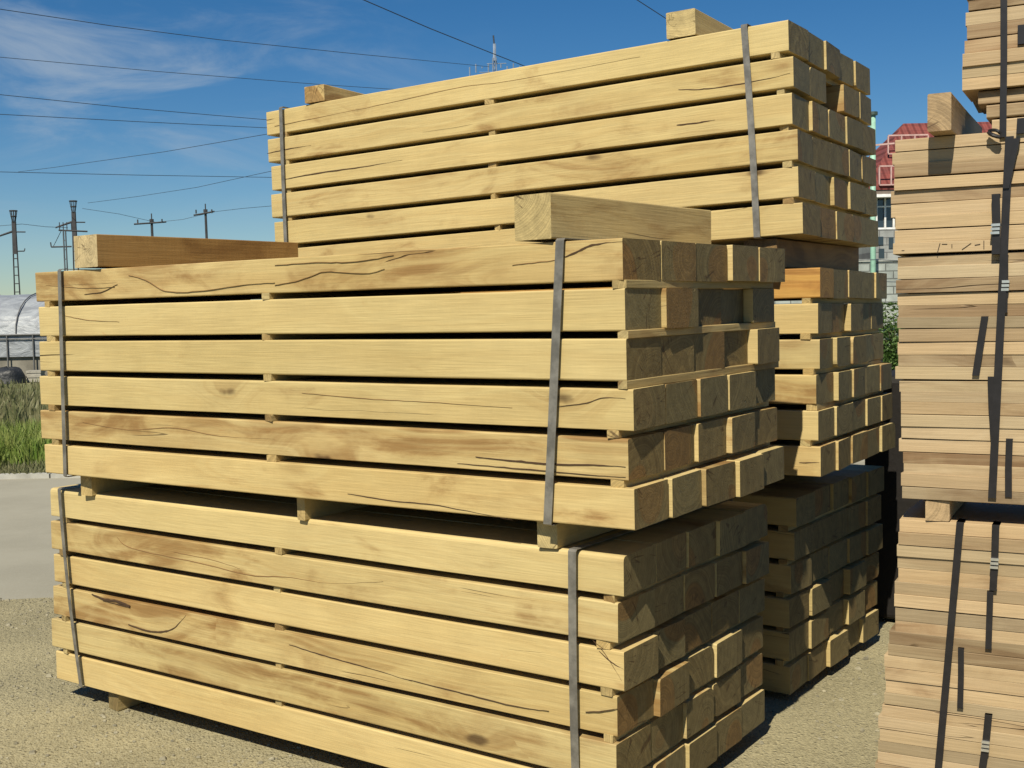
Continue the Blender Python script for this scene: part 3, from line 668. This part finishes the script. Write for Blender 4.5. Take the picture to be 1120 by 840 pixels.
wf.box((wa+.02, .061, z0+.0), (wb, .119, z0+.06)); wf.box((wa+.02, .061, z1-.06), (wb, .119, z1)); wf.box((wa+.02, .061, (z0+z1)/2+.15), (wb, .119, (z0+z1)/2+.2))
win = wf.build('window', M_LIN, house); MB().box((wa+.03, .14, z0), (wb, .16, z1)).build('pane', M_GLASS, win)
MB().box((wa-.1, -.45, z1-.14), (wb-.1, -.002, z1-.04)).build('awning', M_LIN, house)
for (a, b_, c, d) in ((958, 249, 966, 258), (961, 262, 967, 276), (972, 250, 977, 262)):
    f = MB().box(((a-1010)*hs_, -.03, (321-d)*hs_+2.03), ((c-1010)*hs_, .02, (321-b_)*hs_+2.03)).build('vent_window', M_GLASS, house)
# hipped roof
e0 = wx0-.45; ax_ = 0.05; zr = zE
rf = MB()
rf.quad((e0, -.45, zr), (ax_+.1+6, -.45, zr), (ax_+4, 2.2, zA), (ax_, 2.2, zA))
rf.quad((e0, 5.2, zr), (e0, -.45, zr), (ax_, 2.2, zA)); rf.quad((ax_+6.1, 5.2, zr), (e0, 5.2, zr), (ax_, 2.2, zA), (ax_+4, 2.2, zA))
rf.quad((e0, -.45, zr-.12), (e0, 5.2, zr-.12), (ax_+6.1, 5.2, zr-.12), (ax_+6.1, -.45, zr-.12))
rf.quad((e0, -.45, zr-.12), (ax_+6.1, -.45, zr-.12), (ax_+6.1, -.45, zr), (e0, -.45, zr)); rf.quad((e0, 5.2, zr-.12), (e0, -.45, zr-.12), (e0, -.45, zr), (e0, 5.2, zr))
rf.build('roof', M_TILE.m, house)
MB().box((e0+.03, -.42, zr-.30), (ax_+6, -.3, zr-.125)).build('eave_shadow_strip', M_EAVE_SHADE, house)  # grey-brown strip added as the painted shadow of the eave
def rail(za, xa, xb, y, h, n):
    r_ = MB(); r_.box((xa, y, za+h), (xb, y+.05, za+h+.05)); r_.box((xa, y, za), (xb, y+.05, za+.04))
    for k in range(n+1):
        x = xa+(xb-xa)*k/n; r_.box((x-.022, y+.002, za+.041), (x+.022, y+.048, za+h-.001))
    r_.build('railing', M_WHITE, house)
rail(zr+.02, (957-1010)*hs_, (985-1010)*hs_+1.5, -.52, .62, 6); rail((321-158)*hs_+2.03, (978-1010)*hs_, (1022-1010)*hs_, .6, .62, 3)
# garden wall of blocks
gw = empty('block_wall', at(960, 321, 31).xy.to_3d()+Vector((0, 0, -1.27)), YAW)
gwt = (321-276)*31/FPX+2.03
MB().box((-4, 0, 0), (6, .2, gwt)).build('block_face', M_BWALL, gw); MB().box((-4.03, -.03, gwt+.002), (6.03, .23, gwt+.07)).build('coping', plain('coping', (.42, .43, .40), .9), gw)
tag(gw, 'mossy grey concrete block wall behind the rear packs', 'wall')
# green post
pq = at(955, 321, 30); gp = empty('green_post', (pq.x, pq.y, -1.27))
ht = (321-118)*30/FPX+2.03
MB().tube([(0, 0, 0), (0, 0, ht)], .07, 10).build('post', plain('green_paint', (.30, .52, .40), .5), gp, smooth=True)
MB().tube([(0, 0, ht), (0, 0, ht+.08)], .12, 10).build('cap', plain('dark_cap', (.05, .08, .07), .5), gp)
MB().box((-.25, -.02, ht-.78), (.55, .02, ht-.74)).build('arm', M_WHITE, gp)
tag(gp, 'tall pale green post rising behind the rear top pack', 'post')

# ---------------------------------------------------------------- plants
def leaf_mat(name, c1, c2):
    b = NB(name); t = b.n('ShaderNodeTexCoord'); g_ = b.n('ShaderNodeNewGeometry')
    n = b.noise(t.outputs['Object'], 2.0, 4, .7).outputs['Fac']
    c = b.mix(b.ss(n, .32, .68), c1, c2); b.l(c, b.b.inputs['Base Color']); b.b.inputs['Roughness'].default_value = .65
    tr = b.n('ShaderNodeBsdfTranslucent'); b.l(c, tr.inputs['Color']); m_ = b.n('ShaderNodeMixShader'); m_.inputs[0].default_value = .3
    b.l(b.b.outputs[0], m_.inputs[1]); b.l(tr.outputs[0], m_.inputs[2]); b.l(m_.outputs[0], b.o.inputs[0]); return b.m
M_GRASS = leaf_mat('grass', (.14, .23, .03), (.25, .27, .07)); M_WEED = leaf_mat('weed', (.12, .14, .05), (.22, .20, .10))
M_LEAF = leaf_mat('leaf', (.08, .16, .03), (.13, .20, .06))
def blades(name, n, ur, vr, h, mat, label, clump=1.0, wd=.008, seed=1):
    rn = random.Random(seed); mb = MB()
    for k in range(n):
        u, v = rn.uniform(*ur), rn.uniform(*vr); p = uv(u, v); p.z = gz(p.x, p.y)-.02
        d = noise.noise(Vector((p.x*clump, p.y*clump, seed)))
        if d < rn.uniform(-.5, .25): continue
        hh = h*(.45+.75*rn.random())*(1+.5*d); a = rn.uniform(0, 6.28); ln = Vector((math.cos(a), math.sin(a), 0))*hh*rn.uniform(.08, .45)
        a2 = rn.uniform(0, 3.14); s = Vector((math.cos(a2), math.sin(a2), 0))*wd*rn.uniform(.7, 1.5)
        m1 = p+ln*.35+Vector((0, 0, hh*.6)); tp = p+ln+Vector((0, 0, hh))
        i = len(mb.v); mb.v += [p-s, p+s, m1+s*.8, m1-s*.8, tp]; mb.f += [(i, i+1, i+2, i+3), (i+3, i+2, i+4)]
    return tag(mb.build(name, mat), label, 'grass', kind='stuff')
blades('tall_grass', 26000, (-12, -4.5), (15.9, 20), .40, M_GRASS, 'tall green grass growing beyond the concrete yard', .9, .009, 4)
blades('edge_weeds', 14000, (-11, -4.5), (14.98, 16.5), .13, M_WEED, 'low dry weeds along the edge of the concrete yard', 2, .008, 6)
blades('rough_weeds', 16000, (-26, -8), (20, 38), .28, M_WEED, 'rough dry weeds on the ground before the white tunnel', .5, .02, 9)
# creeper on block wall
rn = random.Random(12); sh = MB(); q = at(975, 372, 30.6); base = Vector((q.x, q.y, -1.27))
for k in range(4200):
    u = rn.gauss(0, .40); z = max(0, min(2.0, abs(rn.gauss(0, .9)))); v = rn.uniform(-.55, 0)*max(.15, 1-z/1.9)
    if abs(u) > .9-.2*z+.15*noise.noise(Vector((z*3, 0, 2))): continue
    p = RT*u+FW*v+Vector((0, 0, z)); a = Vector((rn.uniform(-1, 1), rn.uniform(-1, 1), rn.uniform(-1, 1))).normalized(); c_ = a.cross(Vector((rn.random(), .3, rn.random()))).normalized()
    s_ = rn.uniform(.035, .07); i = len(sh.v); sh.v += [p-a*s_, p+c_*s_*.6, p+a*s_, p-c_*s_*.6]; sh.f.append((i, i+1, i+2, i+3))
so_ = empty('shrub', base); tag(so_, 'light green leafy shrub at the foot of the block wall', 'shrub')
sh.build('foliage', M_LEAF, so_)
st = MB()
for k in range(6): st.tube([Vector((0, 0, 0)), RT*rn.uniform(-.2, .2)+FW*-.1+Vector((0, 0, .6)), RT*rn.uniform(-.4, .4)+FW*-.15+Vector((0, 0, 1.3))], .018, 5, .006)
st.build('stem', plain('stem', (.10, .07, .04), .9), so_)

# ---------------------------------------------------------------- white plastic tunnel on the left
TV = 40.5; ms = TV/FPX
tn = empty('polytunnel', uv(-14.2, TV, -1.27), YAW)
tag(tn, 'white plastic covered growing tunnel with grey pipe frame', 'greenhouse')
TL_, dep = 16.0, 7.0; zev = (345-360)*-1; 
zt0 = 1.05; zev = 2.03-(360-345)*ms; ztp = 2.03+(345-323)*ms+.05   # skirt top, eave, ridge above ground
zsk = 2.03-(384-345)*ms
ml = NB('tunnel_plastic'); t = ml.n('ShaderNodeTexCoord'); P = t.outputs['Object']
n1 = ml.noise(ml.vm('MULTIPLY', P, (1.0, .6, 2.5)), 1.4, 5, .6, 1.2).outputs['Fac']
ml.l(ml.mix(ml.ss(n1, .35, .65), (.30, .32, .34), (.20, .215, .235)), ml.b.inputs['Base Color']); ml.b.inputs['Roughness'].default_value = .45
ml.l(ml.bump(n1, .05), ml.b.inputs['Normal'])
vs = MB(); K = 14
for i in range(64):
    x0_, x1_ = -TL_*i/64, -TL_*(i+1)/64
    prof = [(dep/2*(1-math.cos(math.pi*k/K)), zev+(ztp-zev+.25)*math.sin(math.pi*k/K)) for k in range(K+1)]
    for k in range(K):
        w0 = [.05*noise.noise(Vector((xx*1.6, kk*.9, 1))) for xx, kk in ((x0_, k), (x1_, k), (x1_, k+1), (x0_, k+1))]
        a, c = prof[k], prof[k+1]
        vs.quad((x0_, a[0], a[1]+w0[0]), (x1_, a[0], a[1]+w0[1]), (x1_, c[0], c[1]+w0[2]), (x0_, c[0], c[1]+w0[3]))
bm_ = vs.build('roof_sheet', ml.m, tn)
MB().box((-TL_, .0, zsk), (0, .02, zev-.03)).box((-TL_, dep-.02, 0), (0, dep, zev-.03)).build('side_sheet', ml.m, tn)
ew = MB(); prof = [(dep/2*(1-math.cos(math.pi*k/K)), zev+(ztp-zev+.25)*math.sin(math.pi*k/K)) for k in range(K+1)]
ew.v = [Vector((0, p[0], p[1])) for p in prof]+[Vector((0, dep, 0)), Vector((0, 0, 0))]; ew.f = [tuple(range(len(ew.v)))]
ew.build('end_sheet', ml.m, tn)
MB().box((-TL_, .10, 0), (0, .14, zsk+.02)).build('skirt', plain('skirt_board', (.24, .22, .18), .9, 0, .4, 1.5), tn)
fr = MB()
for k in range(18): xx = -.6-k*.9; fr.tube([(xx, -.05, 0), (xx, -.05, zev)], .03, 5)
fr.tube([(-TL_, -.05, zev), (0, -.05, zev)], .035, 5); fr.tube([(-TL_, -.05, zev-.14), (0, -.05, zev-.14)], .02, 5)
for k in range(9): xx = -1.2-k*1.8; fr.tube([(xx-.9*p[0]/dep, p[0]-.02, p[1]+.05) for p in prof[:9]], .022, 5)
fr.build('pipe_frame', plain('pipe', (.12, .12, .12), .6), tn)
# dark covered heap by the tunnel
hp = MB(); q = at(8, 402, 38.5); loc = Vector((q.x, q.y, -1.27)); K1, K2 = 18, 8
for j in range(K2+1):
    for i in range(K1):
        a = 2*math.pi*i/K1; e = math.pi/2*j/K2; rr = math.cos(e)**.6; n_ = 1+.18*noise.noise(Vector((math.cos(a)*1.5, math.sin(a)*1.5, j*.3)))
        hp.v.append(RT*(math.cos(a)*rr*.62*n_)+FW*(math.sin(a)*rr*.5*n_)+Vector((0, 0, math.sin(e)*.5*n_)))
for j in range(K2):
    for i in range(K1): hp.f.append((j*K1+i, j*K1+(i+1) % K1, (j+1)*K1+(i+1) % K1, (j+1)*K1+i))
tag(hp.build('covered_heap', plain('tarpaulin', (.025, .027, .03), .5, 0, .4, 2, .02), loc=None, smooth=True), 'low dark tarpaulin-covered heap in front of the white tunnel', 'heap').location = loc
mb = MB(); q = at(36, 398, 38.8)
cr_ = empty('crate', (q.x, q.y, -1.27), YAW); mb.box((-.25, 0, 0), (.25, .4, .07)).box((-.25, 0, .15), (.25, .4, .22)).box((-.25, .001, .30), (.25, .4, .38)); mb.box((-.23, .02, .071), (.23, .38, .149)).box((-.23, .02, .221), (.23, .38, .299))
mb.build('slats', plain('crate_grey', (.35, .33, .28), .9), cr_); tag(cr_, 'small grey slatted crate beside the white tunnel', 'crate')

# ---------------------------------------------------------------- poles
def pole_base(px, d): q = at(px, 345, d); return Vector((q.x, q.y, -1.27))
PD = 90.0; m90 = PD/FPX
def hz(py, d, px=100): return at(px, py, d).z+1.27
def lattice_pole(px, top, label, d=PD):
    o = empty('lattice_pole', pole_base(px, d), YAW); H = hz(top, d, px); s = d/FPX
    m_ = MB(); zf = H*.62
    for sx in (-1, 1): m_.tube([(sx*.26, 0, 0), (sx*.12, 0, H-1.0)], .055, 4)
    for k in range(14):
        z = .4+k*(H-1.6)/14; wdt = .26-(.14)*z/(H-1)
        m_.box((-wdt, -.03, z), (wdt, .03, z+.07))
    m_.box((-.15, -.08, H*.68), (.15, .08, H-.9)); m_.build('mast', M_POLE, o)
    cup = MB(); n = 10
    for k in range(n):
        a = 2*math.pi*k/n; cup.tube([(math.cos(a)*.12, math.sin(a)*.12, H-.95), (math.cos(a)*.26, math.sin(a)*.26, H-.12)], .025, 4)
    for rr, zz_ in ((.28, H-.08), (.2, H-.5)):
        cup.tube([(math.cos(2*math.pi*k/n)*rr, math.sin(2*math.pi*k/n)*rr, zz_) for k in range(n+1)], .045, 5)
    cup.build('cage', M_POLE, o)
    ar = MB(); za = H-(24*s); ar.tube([(-1.25, -.5, za-.42), (-.1, 0, za+.05)], .06, 5, .09); ar.tube([(.1, 0, za), (.85, 0, za-.02)], .05, 5)
    ar.build('crossarm', M_POLE, o)
    a2 = MB(); zb = H-(35*s); a2.tube([(-.1, 0, zb-.7), (.7, 0, zb-.7)], .05, 5); a2.tube([(.7, 0, zb-.7), (.75, 0, zb-.5)], .04, 5); a2.build('lower_arm', M_POLE, o)
    tag(o, label, 'utility pole'); return o
lattice_pole(20, 230, 'ladder-like lattice pole standing above the white tunnel')
lattice_pole(85.5, 219.5, 'cage-topped dark lattice pole just left of the orange-brown bar')
d = 75; o = empty('frame_pole', pole_base(74.5, d), YAW); H = hz(252, d, 75); s = d/FPX
m_ = MB(); m_.tube([(-.09, 0, 0), (-.07, 0, H)], .05, 5); m_.tube([(.09, 0, 0), (.07, 0, H)], .05, 5)
for k in range(12): m_.box((-.08, -.02, .5+k*.6), (.08, .02, .56+k*.6))
m_.build('mast', plain('pole_grey', (.09, .11, .13), .7), o)
a_ = MB(); a_.tube([(-6*s, 0, H), (25*s, 0, H-.12)], .055, 5)
for xx in (-5, -1, 3, 8): a_.tube([(xx*s, 0, H), (xx*s, 0, H+.5)], .03, 4)
a_.build('top_arm', M_POLE, o)
a_ = MB(); zl = H-18*s; a_.tube([(-15*s, 0, zl), (7*s, 0, zl)], .05, 5); a_.tube([(-15*s, 0, zl), (-15.5*s, 0, zl+.3)], .04, 4); a_.tube([(-13*s, 0, zl), (-3*s, 0, H)], .02, 4); a_.build('lower_arm', M_POLE, o)
tag(o, 'slim grey frame pole with two side arms near the bar', 'utility pole')
def cross_pole(px, top, armpy, xl_, xr, tilt, label, d=95):
    o = empty('cross_pole', pole_base(px, d), YAW); H = hz(top, d, px); s = d/FPX
    MB().tube([(.06, 0, 0), (0, 0, H-.7)], .14, 6, .1).build('mast', M_POLE, o)
    MB().tube([(0, 0, H-.7), (0, 0, H-.45)], .17, 6).tube([(0, 0, H-.45), (0, 0, H)], .05, 5).build('top_insulator', M_POLE, o)
    za = H-(armpy-top)*s
    MB().tube([(xl_*s, -.3, za-tilt*s), (0, -.15, za), (xr*s, -.05, za+tilt*s)], .07, 5).build('crossarm', M_POLE, o)
    for xx in (xl_*.8, xr*.75): MB().tube([(xx*s, -.2, za), (xx*s, -.2, za+.3)], .06, 5).build('insulator', M_POLE, o)
    tag(o, label, 'utility pole')
cross_pole(170, 234, 244.5, -18, 16, 1, 'shorter cross-armed pole rising behind the middle of the bar')
cross_pole(229, 223.5, 234, -12, 10, 2, 'taller cross-armed pole with tilted arm behind the bar')
# antenna mast far behind the rear top pack
d = 85; o = empty('antenna_mast', pole_base(547, d), YAW); H = at(547, 43, d).z+1.27; s = d/FPX
m_ = MB()
for sx, sy in ((-1, -1), (1, -1), (0, 1)): m_.tube([(sx*.35, sy*.3, 0), (sx*.12, sy*.1, H-1.6)], .04, 4)
for k in range(24): z = k*(H-1.6)/24; m_.tube([(-.34+.22*k/24, -.2, z), (.34-.22*k/24, -.2, z+.7)], .025, 4)
m_.build('lattice', M_MAST, o)
MB().tube([(0, 0, H-1.8), (.02, 0, H-.6)], .12, 6).build('drum', M_MAST, o); MB().tube([(0, 0, H-.6), (-.05, 0, H)], .06, 5).build('tip', M_WIRE, o)
a_ = MB()
for zz_, w2 in ((H-2.0, .35), (H-2.6, .7)): a_.tube([(-w2*1.6, 0, zz_), (w2*2.4, 0, zz_)], .03, 4)
for k in range(9): a_.tube([(-1.8+k*.45, 0, H-2.9+.3*(k % 3)), (-1.8+k*.45, 0, H-2.2+.2*(k % 2))], .045, 4)
a_.build('antennas', M_MAST, o)
tag(o, 'far antenna mast poking up behind the rear top pack', 'mast')

# ---------------------------------------------------------------- overhead wires (real cables out over the yard)
def wire(pts, label, r=.016, group='overhead wires'):
    P = [at(*p) for p in pts]; mb = MB(); fine = []
    for i in range(len(P)-1):
        for k in range(8): fine.append(P[i].lerp(P[i+1], k/8))
    fine.append(P[-1]); c0 = fine[0].copy(); mb.tube([f for f in fine], r, 5)
    tag(mb.build('overhead_wire', M_WIRE, loc=c0), label, 'wire', group)
wire([(-60, 2, 42), (0, 10, 43), (120, 28, 47), (240, 43.5, 52), (400, 60, 60), (535, 73, 80)], 'topmost long wire crossing the cloud, sagging to the antenna mast', 0.0150)
wire([(-60, 57, 50), (0, 62.5, 52), (170, 78, 56), (345, 92, 62), (480, 101, 68)], 'thin wire second from top crossing the cloud edge', 0.0142)
wire([(-60, 96, 50), (0, 103.5, 52), (140, 118, 56), (292, 131, 62), (430, 142, 68)], 'third wire from top, meeting the rear top pack', 0.0158)
wire([(-60, 121, 50), (0, 125, 52), (150, 133, 56), (295, 140, 62), (430, 145, 68)], 'fourth wire from top, close below the third', 0.0158)
wire([(20, 188, 90), (60, 183, 85), (180, 166, 72), (296, 146, 62), (420, 122, 52)], 'faint wire climbing rightward towards the rear top pack', 0.0165)
wire([(-60, 187, 50), (0, 188, 52), (150, 191.5, 56), (296, 194, 62), (430, 196, 68)], 'nearly level wire below the climbing one', 0.0142)
wire([(365, -14, 24), (398, 0, 25), (470, 31, 27), (540, 59, 30), (568, 70, 31), (640, 100, 34)], 'thick dark wire slanting down behind the rear top pack', 0.0112)
wire([(670, -18, 24), (697, 0, 25), (742, 29, 27), (800, 68, 30)], 'short dark wire slanting down to pale top bar', 0.0097)
wire([(-60, 252, 90), (24, 245, 90), (50, 248, 85), (74, 249, 75)], 'low wire strung between the two left poles', 0.0188)
wire([(90, 228, 90), (130, 234, 91), (170, 243, 95)], 'low wire from cage-topped pole to shorter cross-armed pole', 0.0165)
wire([(172, 243, 95), (200, 240, 95), (229, 233, 95)], 'low wire between the two cross-armed poles', 0.0165)
wire([(231, 232, 95), (265, 228, 85), (300, 225, 78), (360, 216, 70)], 'low wire rising rightward from the taller cross-armed pole', 0.0165)
wire([(96, 222, 90), (150, 215, 84), (215, 205, 76), (270, 193, 70), (330, 180, 62)], 'faint wire rising from above the cage-topped pole', 0.0150)
# cables across the block wall
wire([(920, 285, 26), (960, 284, 26), (1000, 286, 26), (1060, 290, 26)], 'upper dark cable strung before the block wall', 0.0090)
wire([(930, 308, 26), (965, 308, 26), (1000, 309, 26), (1060, 312, 26)], 'lower dark cable strung before the block wall', 0.0075)
